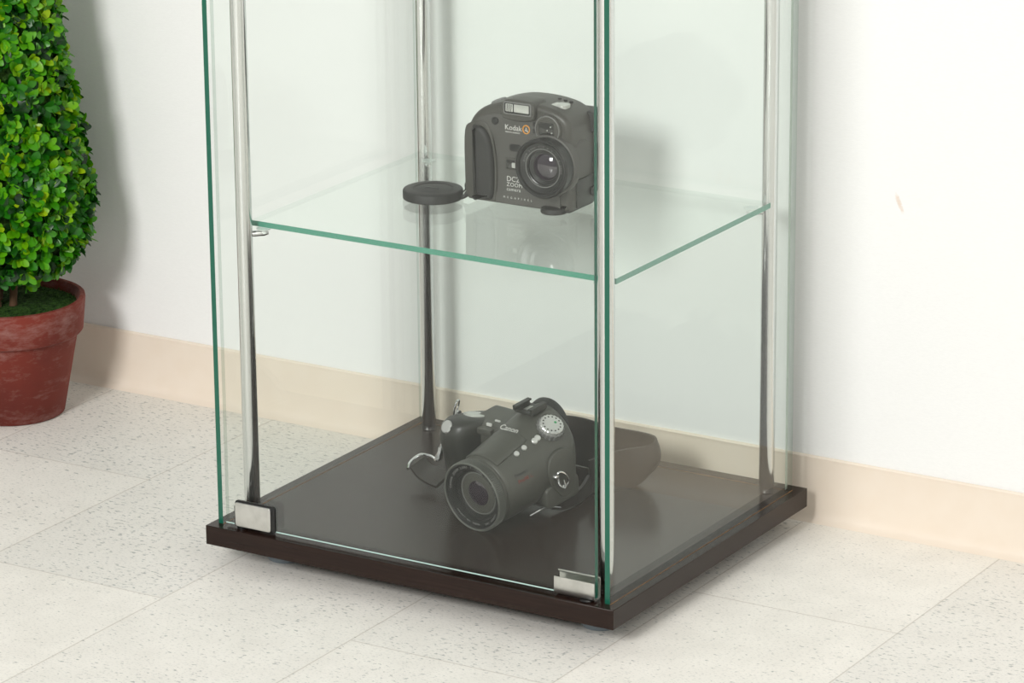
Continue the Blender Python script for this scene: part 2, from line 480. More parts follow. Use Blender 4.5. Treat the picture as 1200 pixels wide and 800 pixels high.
# ------------------------------------------------------------------ boxy upright camera on the shelf
kd = empty('digital_camera', (.1585, .198, SZ), 'boxy upright grey digital camera standing on the glass shelf', 'camera')
body_out = out2([(.0040, .0040), (.0012, .009), (.0006, .020), (.0006, .040), (.0008, .060), (.0020, .0690), (.0060, .0775), (.0130, .0850),
                 (.0220, .0902), (.0350, .0945), (.0500, .0970), (.0700, .0972), (.0880, .0950), (.0980, .0915), (.1055, .0860), (.1085, .0780), (.1090, .060),
                 (.1090, .040), (.1090, .020), (.1088, .006), (.1070, .0030), (.098, .0022), (.060, .0022), (.020, .0022)], 4)
bm = bmesh.new(); puff(bm, body_out, 0, .050, .0055, .008, 6)
kbody = obj('body', bm, M['body'], kd, angle=50)
# faceplate
bm = bmesh.new()
po = out2([(.0130, .0765), (.0165, .0795), (.0267, .0835), (.0366, .0850), (.0430, .0838), (.0560, .0822), (.0700, .0820), (.0760, .0822), (.079, .0795),
           (.0795, .074), (.0860, .0680), (.0950, .0660), (.0985, .062), (.0988, .045), (.0988, .020), (.0985, .0035), (.0900, .0030), (.0600, .0030), (.0330, .0030),
           (.0310, .0060), (.0335, .0150), (.0345, .0300), (.0338, .0450), (.0305, .0600), (.0255, .0700), (.0200, .0735), (.0150, .0742)], 3)
puff(bm, po, -.0012, .004, .0006, .0001, 3)
plate = obj('faceplate', bm, M['panel'], kd, angle=50)
# rubber grip
bm = bmesh.new()
puff(bm, out2([(.0092, .0665), (.0140, .0715), (.0194, .0712), (.0247, .0665), (.0285, .0580), (.0310, .0440), (.0316, .0280), (.0308, .0130), (.0290, .0060), (.0260, .0045), (.0150, .0045), (.0098, .0070)], 4), -.0065, .006, .0045, .0001, 5)
obj('grip', bm, M['rubber'], kd, angle=60)
bm = bmesh.new()
puff(bm, out2([(.0000, .0660), (.0075, .0740), (.0150, .0765), (.0230, .0745), (.0290, .0640), (.0325, .0450), (.0332, .0270), (.0322, .0080), (.0300, .0030), (.0120, .0030), (.0015, .0050), (-.0006, .030)], 4), -.0020, .012, .0016, .0001, 4)
obj('grip_surround', bm, M['body'], kd, angle=60)
# flash
bm = bmesh.new()
fo = out2([(.0420, .0965), (.0480, .1003), (.0690, .1003), (.0742, .0975), (.0752, .0890), (.0735, .0845), (.0680, .0822), (.0590, .0815), (.0480, .0817), (.0415, .0840), (.0405, .0890)], 4)
puff(bm, fo, -.0050, .022, .0012, .006, 4)
fh = obj('flash_housing', bm, M['body'], kd, angle=50)
bm = bmesh.new(); puff(bm, rrect(.0432, .0722, .0868, .0986, .0020), -.0056, -.004, .0005, .0001, 2)
obj('flash_bezel', bm, M['silvergrey'], fh)
bm = bmesh.new(); puff(bm, rrect(.0445, .0709, .0880, .0974, .0012), -.0058, -.004, .0002, .0001, 2)
obj('flash_well', bm, M['darkring'], fh)
bm = bmesh.new(); puff(bm, rrect(.0545, .0700, .0895, .0968, .0008), -.0060, -.005, .0003, .0001, 2)
puff(bm, rrect(.0458, .0535, .0895, .0968, .0008), -.0059, -.005, .0003, .0001, 2)
obj('flash_window', bm, M['flashglass'], fh)
bm = bmesh.new()
for q in range(3): tube(bm, [(.0475 + .002 * q, -.0061, .0900), (.0480 + .002 * q, -.0061, .0962)], .0003, 6)
obj('flash_tube', bm, M['darkring'], fh)
# shutter button and dial on top
bm = bmesh.new(); lathe(bm, [(0, -.001), (.0075, -.001), (.0075, .0012), (.0065, .0020), (0, .0022)], (.0225, .022, .0895), (-.35, -.1, 1), 28)
obj('shutter_button', bm, M['silvergrey'], kd)
bm = bmesh.new(); puff(bm, rrect(.076, .096, .012, .026, .004), -.0960, -.0925, .001, .0001, 3, to3=lambda u, v, y: (u, v, -y))
obj('top_display', bm, M['flashglass'], kd)
bm = bmesh.new()
for q in range(3): lathe(bm, [(0, 0), (.0018, 0), (.0018, .0016), (0, .0018)], (.079 + .006 * q, .033, .0955 - .0008 * q), n=14)
obj('top_button', bm, M['rubber'], kd)
# sensors and windows
bm = bmesh.new(); lathe(bm, [(.0035, 0), (.0035, .0018), (.0030, .0020), (0, .0018)], (.0322, -.0002, .0780), (0, -1, 0), 24)
obj('sensor', bm, M['darkring'], kd)
bm = bmesh.new(); puff(bm, rrect(.0468, .0590, .0520, .0588, .003), -.0018, 0, .0004, .0001, 2)
obj('infrared_window', bm, M['darkring'], kd)
bm = bmesh.new(); puff(bm, rrect(.0420, .0600, .0342, .0460, .0020), -.0020, 0, .0006, .0001, 2)
af = obj('focus_window', bm, M['body'], kd)
bm = bmesh.new(); puff(bm, rrect(.0440, .0560, .0360, .0440, .0010), -.0026, -.001, .0003, .0001, 2)
g_ = obj('window_pane', bm, M['windowglass'], af)
bm = bmesh.new(); puff(bm, rrect(.0500, .0548, .0372, .0420, .0008), -.0030, -.002, .0003, .0001, 2)
obj('window_sensor', bm, M['flashglass'], af)
for zc in (.0795, .0735):
    bm = bmesh.new(); puff(bm, rrect(.0715, .0752, zc - .0022, zc + .0022, .0006), -.0018, 0, .0003, .0001, 2)
    obj('sensor_window', bm, M['darkring'], kd)
# viewfinder housing
bm = bmesh.new(); lathe(bm, [(0, -.012), (.0135, -.012), (.0135, .0020), (.0125, .0032), (.0110, .0036), (0, .0036)], (.0875, 0, .0768), (0, -1, 0), 40)
vf = obj('viewfinder', bm, M['body'], kd)
bm = bmesh.new(); tube(bm, [(.0875 + .0122 * math.cos(k * PI / 20), -.0034, .0768 + .0122 * math.sin(k * PI / 20)) for k in range(40)], .0006, 8, True)
obj('viewfinder_rim', bm, M['silvergrey'], vf)
bm = bmesh.new(); puff(bm, rrect(.0790, .0945, .0715, .0830, .0012), -.0042, -.003, .0004, .0001, 2)
obj('viewfinder_glass', bm, M['windowglass'], vf)
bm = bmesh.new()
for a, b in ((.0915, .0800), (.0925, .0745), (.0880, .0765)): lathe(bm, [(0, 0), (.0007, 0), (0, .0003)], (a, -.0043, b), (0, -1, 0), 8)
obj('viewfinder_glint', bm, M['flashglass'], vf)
# lens
LC = (.0890, 0, .0443)
bm = bmesh.new(); lathe(bm, [(.0285, .004), (.0285, -.003), (.0280, -.0045), (.0272, -.005), (0, -.005)], LC, (0, 1, 0), 64)
obj('lens_mount', bm, M['panel'], kd)
bm = bmesh.new(); lathe(bm, [(.0265, -.004), (.0265, -.0130), (.0272, -.0136), (.0272, -.0165), (.0262, -.0176), (.0248, -.0178), (.0236, -.0168), (.0228, -.0150), (.0175, -.0135), (.0172, -.0125), (.0160, -.0120), (.0158, -.0105), (.0125, -.0095), (.0122, -.0085), (0, -.0085)], LC, (0, 1, 0), 72)
lens = obj('lens', bm, M['darkring'], kd, angle=25)
bm = bmesh.new(); lathe(bm, [(.0178, -.0136), (.0178, -.0139), (.0170, -.0139), (.0170, -.0136)], LC, (0, 1, 0), 64)
obj('lens_rim', bm, M['silvergrey'], lens)
bm = bmesh.new(); lathe(bm, [(.0120, -.0086), (.0100, -.0098), (.0060, -.0112), (.003, -.0117), (0, -.0118)], LC, (0, 1, 0), 40)
obj('lens_element', bm, M['lensglass'], lens)
MT = Matrix.Translation
ring_text('lens_writing', 'ZOOM LENS f/3.0-4.7  8-24mm', .0190, .0021, M['greyprint'], lens, MT((LC[0], -.0147, LC[2])) @ FRONT, PI * .92, .115)
# printed marks
text('logo', 'Kodak', .0068, M['white'], kd, MT((.0420, -.00125, .0715)) @ FRONT)
text('logo_subtitle', 'DIGITAL SCIENCE', .0019, M['white'], kd, MT((.0426, -.00125, .0688)) @ FRONT)
bm = bmesh.new(); tube(bm, [(.0645 + .0034 * math.cos(a * PI / 12), -.0013, .0738 + .0037 * math.sin(a * PI / 12)) for a in range(24)], .00055, 6, True)
obj('logo_ring', bm, M['orange'], kd)
bm = bmesh.new(); tube(bm, [(.0632, -.0013, .0722), (.0645, -.0013, .0755), (.0658, -.0013, .0722)], .0003, 6)
tube(bm, [(.0637, -.0013, .0733), (.0668, -.0013, .0712)], .0003, 6)
obj('logo_figure', bm, M['white'], kd)
text('model_name', 'DC265', .0068, M['white'], kd, MT((.0435, -.00125, .0240)) @ FRONT)
text('model_name', 'ZOOM', .0052, M['white'], kd, MT((.0435, -.00125, .0193)) @ FRONT, spacing=1.1)
text('model_name', 'camera', .0046, M['white'], kd, MT((.0435, -.00125, .0152)) @ FRONT, spacing=1.1)
text('resolution_name', 'MEGAPIXEL', .0026, M['white'], kd, MT((.0400, -.00125, .0080)) @ FRONT, spacing=2.6)
# right-hand side: card door, port, back hump and eyecup
SIDE = lambda u, v, y: (y, u, v)     # outline in (y, z), thickness along x
bm = bmesh.new(); puff(bm, rrect(.010, .044, .0040, .0300, .002), .1082, .1104, .0001, .0006, 2, to3=SIDE)
cd = obj('card_door', bm, M['canondark'], kd)
bm = bmesh.new(); lathe(bm, [(0, 0), (.0045, 0), (.0045, .0020), (.003, .0024), (0, .0024)], (.1100, .037, .0150), (1, 0, 0), 24)
obj('port_cover', bm, M['rubber'], kd)
bm = bmesh.new(); lathe(bm, [(0, -.022), (.0180, -.022), (.0180, .0020), (.0165, .0035), (0, .0040)], (.1070, .019, .0480), (1, 0, 0), 40)
obj('side_housing', bm, M['body'], kd)
bm = bmesh.new(); puff(bm, rrect(.089, .113, .0680, .0870, .004), .036, .060, .002, .003, 4)
obj('eyecup', bm, M['rubber'], kd)
bm = bmesh.new(); puff(bm, out2([(.070, .010), (.105, .010), (.112, .020), (.113, .045), (.111, .065), (.102, .078), (.078, .080), (.068, .060)], 4), .040, .058, .001, .006, 5)
obj('back_housing', bm, M['body'], kd, angle=60)
bm = bmesh.new(); lathe(bm, [(0, 0), (.0120, 0), (.0125, .001), (.0118, .0045), (.009, .0062), (0, .0070)], (.0900, .0040, 0), n=40)
obj('tripod_foot', bm, M['rubber'], kd)
bm = bmesh.new(); puff(bm, rrect(.007, .106, .0006, .0030, .001), .004, .046, .001, .001, 3)
obj('bottom_rail', bm, M['rubber'], kd)
for yy in (.012, .042):
    bm = bmesh.new(); lathe(bm, [(0, 0), (.004, 0), (.004, .0012), (0, .0012)], (.016, yy, 0), n=16)
    obj('rubber_pad', bm, M['rubber'], kd)
bm = bmesh.new(); tube(bm, [(.0010, .012, .020), (-.0030, .010, .020), (-.0030, .008, .026), (.0010, .010, .026)], .0009, 8)
obj('strap_lug', bm, M['rubber'], kd)

# ------------------------------------------------------------------ lens cap
cap = empty('lens_cap', (.1275, .1905, SZ), 'round black lens cap with short cord beside the boxy camera', 'lens cap')
bm = bmesh.new(); lathe(bm, [(0, 0), (.0268, 0), (.0275, .0008), (.0275, .0072), (.0268, .0084), (.0252, .0090), (.0185, .0092), (.0178, .0086), (.0168, .0083), (.0155, .0088), (0, .0090)], n=72)
obj('cap_disc', bm, M['rubber'], cap, angle=40)
bm = bmesh.new(); puff(bm, rrect(-.008, .006, -.0012, .0012, .0010), .0086, .0094, .0001, .0003, 2, to3=lambda u, v, y: (u, v, y))
obj('cap_tab', bm, M['darkring'], cap)
bm = bmesh.new()
pts = smooth_line([(.0235, .0130, .0050), (.0255, .0150, .0075), (.0270, .0150, .0110), (.0285, .0155, .0145), (.0290, .0155, .0185), (.0300, .0170, .0210)], 5)
rad = [.0007 + .0021 * math.exp(-((i - 12) / 4.5) ** 2) for i in range(len(pts))]
tube(bm, pts, rad, 12)
obj('cord', bm, M['rubber'], cap)
bm = bmesh.new()
pts = smooth_line([(.0240, .0080, .0030), (.0275, .0040, .0018), (.0310, .0045, .0040), (.0325, .0090, .0080), (.0335, .0120, .0110), (.0300, .0150, .0180)], 5)
rad = [.0008 + .0017 * math.exp(-((i - 13) / 4.0) ** 2) for i in range(len(pts))]
tube(bm, pts, rad, 12)
obj('cord_clasp', bm, M['rubber'], cap)

# ------------------------------------------------------------------ long-lens camera on the base board
th, ph = math.radians(10), math.radians(7)
s_, c_, sp_, cp_ = math.sin(th), math.cos(th), math.sin(ph), math.cos(ph)
AX, AY, AZ = Vector((c_, -s_, 0)), Vector((s_ * cp_, c_ * cp_, sp_)), Vector((-s_ * sp_, -c_ * sp_, cp_))
CC = Vector((.2180, .1057, .0709))
cn = empty('digital_camera', CC, 'olive grey long-lens camera with neck strap, lying on the dark base board', 'camera')
cn.rotation_euler = Matrix((AX, AY, AZ)).transposed().to_euler()
INV = Matrix((AX, AY, AZ)).to_4x4() @ Matrix.Translation(-CC)      # room -> camera coordinates

def section(y, hw, zb, zt, e=2.4, cx=0, n=56, flat=0.0):
    """superellipse ring: half-width hw, bottom zb, top zt"""
    out = []
    for k in range(n):
        t = 2 * PI * k / n; c, s = math.cos(t), math.sin(t)
        x = cx + hw * math.copysign(abs(c) ** (2 / e), c)
        zm = (zb + zt) / 2; hz = (zt - zb) / 2
        z = zm + hz * math.copysign(abs(s) ** (2 / e), s)
        if s > 0 and flat: x = cx + (x - cx) * (1 - flat * s ** 2)
        out.append((x, y, z))
    return out
def loft(bm, secs, cap0=True, cap1=True):
    R_ = [[bm.verts.new(p) for p in s] for s in secs]; n = len(R_[0])
    for A, B in zip(R_, R_[1:]):
        for i in range(n): bm.faces.new((A[i], A[(i + 1) % n], B[(i + 1) % n], B[i]))
    if cap0: bm.faces.new(R_[0])
    if cap1: bm.faces.new(R_[-1][::-1])

# barrel flowing back into the hump
bm = bmesh.new()
loft(bm, [section(.0140, .0300, -.0300, .0300, 2), section(.0150, .0322, -.0322, .0322, 2), section(.0190, .0330, -.0330, .0330, 2),
          section(.030, .0335, -.0330, .0345, 2.05), section(.045, .0340, -.0325, .0385, 2.1, flat=.06), section(.060, .0345, -.0320, .0430, 2.15, flat=.14),
          section(.075, .0350, -.0315, .0475, 2.2, flat=.22), section(.086, .0350, -.0310, .0510, 2.25, flat=.32), section(.094, .0350, -.0310, .0525, 2.25, flat=.36),
          section(.101, .0345, -.0305, .0520, 2.3, flat=.34), section(.107, .0330, -.029, .0505, 2.3, flat=.32), section(.1105, .0300, -.026, .047, 2.3, flat=.30)])
cb = obj('body', bm, M['canon'], cn, angle=60)
# front rings
bm = bmesh.new()
lathe(bm, [(.0312, .0150), (.0318, .0120), (.0330, .0112), (.0330, .0100), (.0322, .0095), (0, .0095)], (0, 0, 0), (0, 1, 0), 72)
obj('barrel_collar', bm, M['canon'], cn)
bm = bmesh.new(); N_ = 480
lathe(bm, [(.0300, .0096), (.0324, .0096), (.0330, .0088), (.0330, .0012), (.0324, .0002)], (0, 0, 0), (0, 1, 0), N_, wob=lambda i, n: .014 if i % 4 < 2 else -.034)
fr = obj('focus_ring', bm, M['knurl'], cn, smooth=False)
bm = bmesh.new()
lathe(bm, [(.0329, .0012), (.0331, .0003), (.0326, -.0004), (.0318, -.0004), (.0312, .0004), (.0306, .0020)], (0, 0, 0), (0, 1, 0), 96)
obj('front_rim', bm, M['knurl'], cn)
bm = bmesh.new()
lathe(bm, [(.0312, .0004), (.0304, .0022), (.0285, .0030), (.0250, .0042), (.0246, .0050), (.0242, .0075), (.0215, .0085), (.0205, .0100), (.0185, .0110), (.0180, .0120), (0, .0120)], (0, 0, 0), (0, 1, 0), 96)
lr = obj('lens', bm, M['darkring'], cn, angle=20)
bm = bmesh.new(); lathe(bm, [(.0206, .0098), (.0200, .0092), (.0190, .0098), (.0186, .0108)], (0, 0, 0), (0, 1, 0), 80)
obj('inner_ring', bm, M['silvergrey'], lr)
bm = bmesh.new(); lathe(bm, [(.0180, .0118), (.0150, .0104), (.0100, .0090), (.0050, .0083), (0, .0080)], (0, 0, 0), (0, 1, 0), 56)
obj('lens_element', bm, M['lensglass'], lr)
ring_text('lens_writing', 'CANON ZOOM LENS 7-70mm 1:2.8-3.5', .0268, .0030, M['greyprint'], lr, MT((0, .0028, 0)) @ FRONT, PI * .97, .092)
ring_text('lens_writing', 'CANON INC.  MADE IN JAPAN', .0268, .0026, M['greyprint'], lr, MT((0, .0028, 0)) @ FRONT, -PI * .16, .080)
# raised top panel on the barrel
def on_barrel(a, y, r):
    return (r * math.sin(a), y, r * math.cos(a))
bm = bmesh.new()
ys = [.018 + .0042 * k for k in range(11)]; As = [-.62 + .15 * k for k in range(9)]
def top_z(y): return [.0330, .0345, .0385, .0430, .0475][0] + max(0, y - .02) * .24
grid = []
for y in ys:
    zt_ = .0330 + (y - .019) * .225 if y > .019 else .0330
    row = []
    for a in As:
        hw = .0337; zm = (zt_ - .0325) / 2; hz = (zt_ + .0325) / 2
        x = hw * math.sin(a); z = zm + hz * math.cos(a) * 1.0
        row.append(bm.verts.new((x * 1.012, y, z + .0009)))
    grid.append(row)
for A, B in zip(grid, grid[1:]):
    for i in range(len(A) - 1): bm.faces.new((A[i], A[i + 1], B[i + 1], B[i]))
tp = obj('top_panel', bm, M['canon'], cn, angle=60)
sm = tp.modifiers.new('solid', 'SOLIDIFY'); sm.thickness = .0016; sm.offset = -1
tp.modifiers.new('bevel', 'BEVEL').width = .0004

# grip and shoulder
bm = bmesh.new()
def gsec(z, x0, x1, y0, y1, e=2.8, n=48):
    out = []
    for k in range(n):
        t = 2 * PI * k / n; c, s = math.cos(t), math.sin(t)
        out.append(((x0 + x1) / 2 + (x1 - x0) / 2 * math.copysign(abs(c) ** (2 / e), c), (y0 + y1) / 2 + (y1 - y0) / 2 * math.copysign(abs(s) ** (2 / e), s), z))
    return [(x, y, z - max(0, z) / .042 * .26 * (y - .056)) for x, y, z in out]
loft(bm, [gsec(-.032, -.082, -.050, .058, .108), gsec(-.030, -.0855, -.046, .054, .112), gsec(-.010, -.0870, -.045, .050, .114), gsec(.010, -.0870, -.045, .046, .114),
          gsec(.024, -.0860, -.044, .043, .114), gsec(.034, -.0840, -.043, .046, .113), gsec(.0395, -.0800, -.044, .052, .110), gsec(.0420, -.0730, -.048, .060, .102)])
grip = obj('grip', bm, M['canondark'], cn, angle=60)
bm = bmesh.new()
loft(bm, [[(x, y, z) for (y, z) in rrect(.066, .112, -.028, .036 if x < -.03 else .036, .007)] for x in (-.060, -.045, -.030, -.015)])
obj('shoulder', bm, M['canon'], cn, angle=50)
bm = bmesh.new(); puff(bm, rrect(-.046, -.028, .062, .072, .001), -.034, -.028, .0008, .0001, 2, to3=lambda u, v, y: (u, v, -y))
obj('control_block', bm, M['canon'], cn)
bm = bmesh.new()
for xx, yy in ((-.036, .0700), (-.0335, .0790)):
    puff(bm, rrect(xx - .003, xx + .003, yy - .001, yy + .001, .0005), -.0372, -.0335, .0002, .0001, 1, to3=lambda u, v, y: (u, v, -y))
obj('control_mark', bm, M['white'], cn)
bm = bmesh.new(); lathe(bm, [(0, -.003), (.0062, -.003), (.0062, .0010), (.0054, .0019), (0, .0022)], (-.0680, .0480, .0350), (-.10, -.80, .62), 32)
obj('shutter_button', bm, M['button'], cn)
bm = bmesh.new(); lathe(bm, [(0, -.001), (.011, -.001), (.011, .0006), (.010, .0010), (0, .0010)], (-.063, .081, .0355), (0, .255, 1), 36)
obj('grip_top', bm, M['flashglass'], cn)
# accessory shoe: base plate and two rails
bm = bmesh.new()
box(bm, -.0105, .0105, .078, .098, .0510, .0532)
box(bm, -.0115, -.0090, .077, .098, .0530, .0570); box(bm, -.0115, -.0065, .077, .098, .0562, .0578)
box(bm, .0090, .0115, .077, .098, .0530, .0570); box(bm, .0065, .0115, .077, .098, .0562, .0578)
shoe = obj('accessory_shoe', bm, M['canondark'], cn, smooth=False, bevel=.0003)
bm = bmesh.new(); box(bm, -.004, .004, .083, .092, .0532, .0538)
obj('shoe_contact', bm, M['steel'], shoe)
# eyecup at the back of the hump
bm = bmesh.new(); lathe(bm, [(.017, 0), (.0205, .001), (.0218, .005), (.0225, .010), (.0215, .012), (.0195, .0115), (.017, .007), (0, .005)], (-.003, .105, .0300), (0, 1, 0), 56)
obj('eyecup', bm, M['rubber'], cn)
# mode dial on the right shoulder
dn = Vector((.52, -.10, .85)).normalized(); dc = Vector((.0235, .0870, .0400))
bm = bmesh.new(); lathe(bm, [(0, -.004), (.0128, -.004), (.0128, .0010), (0, .0010)], dc, dn, 80, wob=lambda i, n: .03 if i % 4 < 2 else -.03)
dl = obj('mode_dial', bm, M['silvergrey'], cn, smooth=False)
bm = bmesh.new(); lathe(bm, [(0, .001), (.0112, .001), (.0112, .0040), (.0104, .0048), (0, .0050)], dc, dn, 80, wob=lambda i, n: .02 if i % 4 < 2 else -.02)
obj('dial_cap', bm, M['button'], dl, angle=30)
u_, w_, a_ = frame_from(dn)
bm = bmesh.new()
for k in range(14):
    t = 2 * PI * k / 14; q = dc + dn * .0050 + (u_ * math.cos(t) + w_ * math.sin(t)) * .0082
    lathe(bm, [(0, 0), (.0009, 0), (0, .0003)], q, dn, 6)
obj('dial_mark', bm, M['darkprint'], dl)
bm = bmesh.new(); q = dc + dn * .0050 + u_ * .004
lathe(bm, [(0, 0), (.0014, 0), (0, .0003)], q, dn, 6); obj('dial_mark', bm, M['green'], dl)
# three buttons along the shoulder
bn = Vector((.62, -.15, .78)).normalized()
for (x, y, z, r) in ((.0205, .0420, .0305, .0026), (.0210, .0520, .0325, .0026), (.0225, .0650, .0345, .0030), (.0222, .0695, .0355, .0030)):
    bm = bmesh.new(); lathe(bm, [(0, -.002), (r, -.002), (r, .0012), (r * .8, .0018), (0, .0020)], (x, y, z), bn, 24)
    obj('button', bm, M['button'], cn)
# side terminal cover
bm = bmesh.new()
puff(bm, out2([(.066, .000), (.066, .010), (.070, .018), (.078, .022), (.090, .021), (.099, .013), (.102, -.002), (.099, -.020), (.088, -.026), (.077, -.020)], 4), .0335, .0366, .0001, .0010, 3, to3=SIDE)
obj('terminal_cover', bm, M['canon'], cn, angle=60)
bm = bmesh.new(); puff(bm, rrect(.062, .107, -.0310, -.010, .006), -.020, .0345, .002, .002, 3, to3=SIDE)
obj('bottom_case', bm, M['canon'], cn, angle=50)
# printed marks on hump and side
tm = Matrix(((1, 0, 0, 0), (0, cp_, -.30, 0), (0, .30, .95, 0), (0, 0, 0, 1)))
text('logo', 'Canon', .0082, M['white'], cn, MT((-.0115, .0560, .0432)) @ Matrix.Rotation(math.radians(24), 4, 'X'))
SR = Matrix(((0, 0, 1, 0), (1, 0, 0, 0), (0, 1, 0, 0), (0, 0, 0, 1)))   # facing +X, reading along +Y
tilt = Matrix.Rotation(math.radians(-28), 4, 'Y')
text('side_name', 'PowerShot', .0055, M['darkprint'], cn, MT((.0318, .0260, .0155)) @ tilt @ SR, spacing=1.05)
text('side_name', 'Pro90 IS', .0050, M['redprint'], cn, MT((.0335, .0280, .0095)) @ Matrix.Rotation(math.radians(-16), 4, 'Y') @ SR, spacing=1.15)

# strap lugs and rings
def dring(bm, c, u, v, a, b, r=.0008, n=24):
    c, u, v = Vector(c), Vector(u).normalized(), Vector(v).normalized()
    tube(bm, [c + u * a * math.cos(2 * PI * k / n) + v * b * math.sin(2 * PI * k / n) * (1 + .25 * math.cos(2 * PI * k / n)) for k in range(n)], r, 8, True)
bm = bmesh.new(); lathe(bm, [(0, 0), (.0030, 0), (.0032, .0020), (.0022, .0040), (0, .0044)], (.0355, .0730, -.0010), (1, -.1, 0), 20)
obj('strap_lug', bm, M['chrome'], cn)
bm = bmesh.new(); dring(bm, (.0395, .0790, -.0045), (0, .45, -.9), (.25, .9, .3), .0088, .0052, .0010)
obj('strap_ring', bm, M['chrome'], cn)
bm = bmesh.new(); tube(bm, smooth_line([(.0390, .0740, -.0030), (.0410, .0735, -.0090), (.0420, .0790, -.0130), (.0400, .0800, -.0060)], 5), .0009, 8)
obj('strap_hook', bm, M['chrome'], cn)
bm = bmesh.new(); lathe(bm, [(0, 0), (.0028, 0), (.0028, .0020), (.0020, .0032), (0, .0034)], (-.0865, .0850, .0300), (-1, 0, 0), 20)
obj('strap_lug', bm, M['chrome'], cn)
bm = bmesh.new(); dring(bm, (-.0900, .0850, .0350), (0.3, .1, 1), (-.3, .9, 0), .0080, .0045, .0009)
obj('strap_ring', bm, M['chrome'], cn)
bm = bmesh.new(); tube(bm, smooth_line([(-.0900, .084, .0270), (-.0905, .080, .0180), (-.0910, .076, .0080), (-.0950, .070, .0020)], 5), .0010, 8)
obj('strap_hook', bm, M['chrome'], cn)

def world_part(name, bm, m, **k):
    bm.transform(INV); return obj(name, bm, m, cn, **k)
def ribbon(bm, rows, th=.0022, bulge=None):
    """rows: (bottom point, top point); leather band of thickness th"""
    R_ = []
    n = len(rows)
    for i, (b, t) in enumerate(rows):
        d = rows[min(i + 1, n - 1)][0] - rows[max(i - 1, 0)][0]; up = (t - b)
        nr = d.cross(up).normalized() * th / 2
        B_ = bulge(i) if bulge else 0; no = nr.normalized() * B_
        col = [b + (t - b) * k / 8 + no * math.sin(PI * k / 8) for k in range(9)]
        R_.append([bm.verts.new(p + nr) for p in col] + [bm.verts.new(p - nr) for p in reversed(col)])
    for A, B in zip(R_, R_[1:]):
        for i in range(18): bm.faces.new((A[i], A[(i + 1) % 18], B[(i + 1) % 18], B[i]))
    bm.faces.new(R_[0]); bm.faces.new(R_[-1][::-1])
BULGE = -.0065
# bottom path and top path of the wide strap standing on edge behind the camera
bot = smooth_line([(.110, .262, ZT + .001), (.150, .292, ZT + .0012), (.200, .308, ZT + .0012), (.250, .305, ZT + .0012), (.278, .302, ZT + .006), (.2965, .296, ZT + .014),
                   (.3000, .286, ZT + .016), (.2950, .279, ZT + .008), (.2850, .276, ZT + .0012), (.270, .262, ZT + .0012), (.2600, .245, ZT + .0012)], 6)
top = smooth_line([(.110, .262, ZT + .030), (.150, .290, ZT + .043), (.198, .312, ZT + .047), (.250, .304, ZT + .047), (.283, .301, ZT + .048), (.3010, .293, ZT + .049),
                   (.3060, .282, ZT + .047), (.3000, .273, ZT + .045), (.2850, .267, ZT + .042), (.270, .255, ZT + .038), (.2600, .242, ZT + .034)], 6)
bm = bmesh.new(); ribbon(bm, list(zip(bot, top)), bulge=lambda i: BULGE * math.exp(-((i - 36) / 9) ** 2))
st = world_part('neck_strap', bm, M['leather'], angle=60)
# narrow end of the strap with its metal slide, left of the grip
z = ZT
bm = bmesh.new()
e1 = smooth_line([(.0990, .1880, z + .0155), (.1100, .1830, z + .0100), (.1240, .1770, z + .0080), (.1370, .1735, z + .0070)], 5)
e2 = smooth_line([(.1030, .2080, z + .0200), (.1140, .2020, z + .0160), (.1280, .1960, z + .0170), (.1420, .1900, z + .0160)], 5)
ribbon(bm, list(zip(e1, e2)), .0030)
world_part('strap_end', bm, M['leather'], angle=60)
bm = bmesh.new()
tube(bm, smooth_line([(.0985, .1855, z + .0150), (.0965, .1930, z + .0190), (.0985, .2060, z + .0225), (.1040, .2115, z + .0215), (.1120, .2100, z + .0205), (.1180, .2050, z + .0210), (.1200, .2070, z + .0330)], 5), .0014, 8)
world_part('strap_slide', bm, M['chrome'])
bm = bmesh.new(); lathe(bm, [(0, 0), (.0032, .0005), (.0038, .0040), (.0026, .0085), (.0020, .0160), (0, .0165)], (.1185, .2060, z + .0200), (.18, .25, 1), 16)
world_part('strap_swivel', bm, M['chrome'])
bm = bmesh.new()
ribbon(bm, [(Vector(a), Vector(b)) for a, b in (((.125, .212, z + .001), (.122, .214, z + .026)), ((.118, .235, z + .001), (.116, .236, z + .030)), ((.110, .262, z + .001), (.110, .262, z + .030)))], .003)
world_part('strap_end', bm, M['leather'], angle=60)
# metal slide hanging by the right-hand ring
bm = bmesh.new()
tube(bm, smooth_line([(.2430, .1650, z + .0012), (.2500, .1760, z + .0060), (.2550, .1800, z + .0075), (.2640, .1850, z + .0070)], 5), .0010, 8)
tube(bm, [(.2540, .1790, z + .0080), (.2590, .1850, z + .0190)], .0008, 8)
world_part('strap_slide', bm, M['chrome'])
bm = bmesh.new()
e1 = smooth_line([(.2600, .245, z + .0012), (.2640, .215, z + .0012), (.2600, .195, z + .0015), (.2530, .184, z + .0040)], 5)
e2 = smooth_line([(.2600, .242, z + .020), (.2660, .215, z + .016), (.2640, .195, z + .016), (.2580, .182, z + .018)], 5)
ribbon(bm, list(zip(e1, e2)), .003)
world_part('strap_end', bm, M['leather'], angle=60)

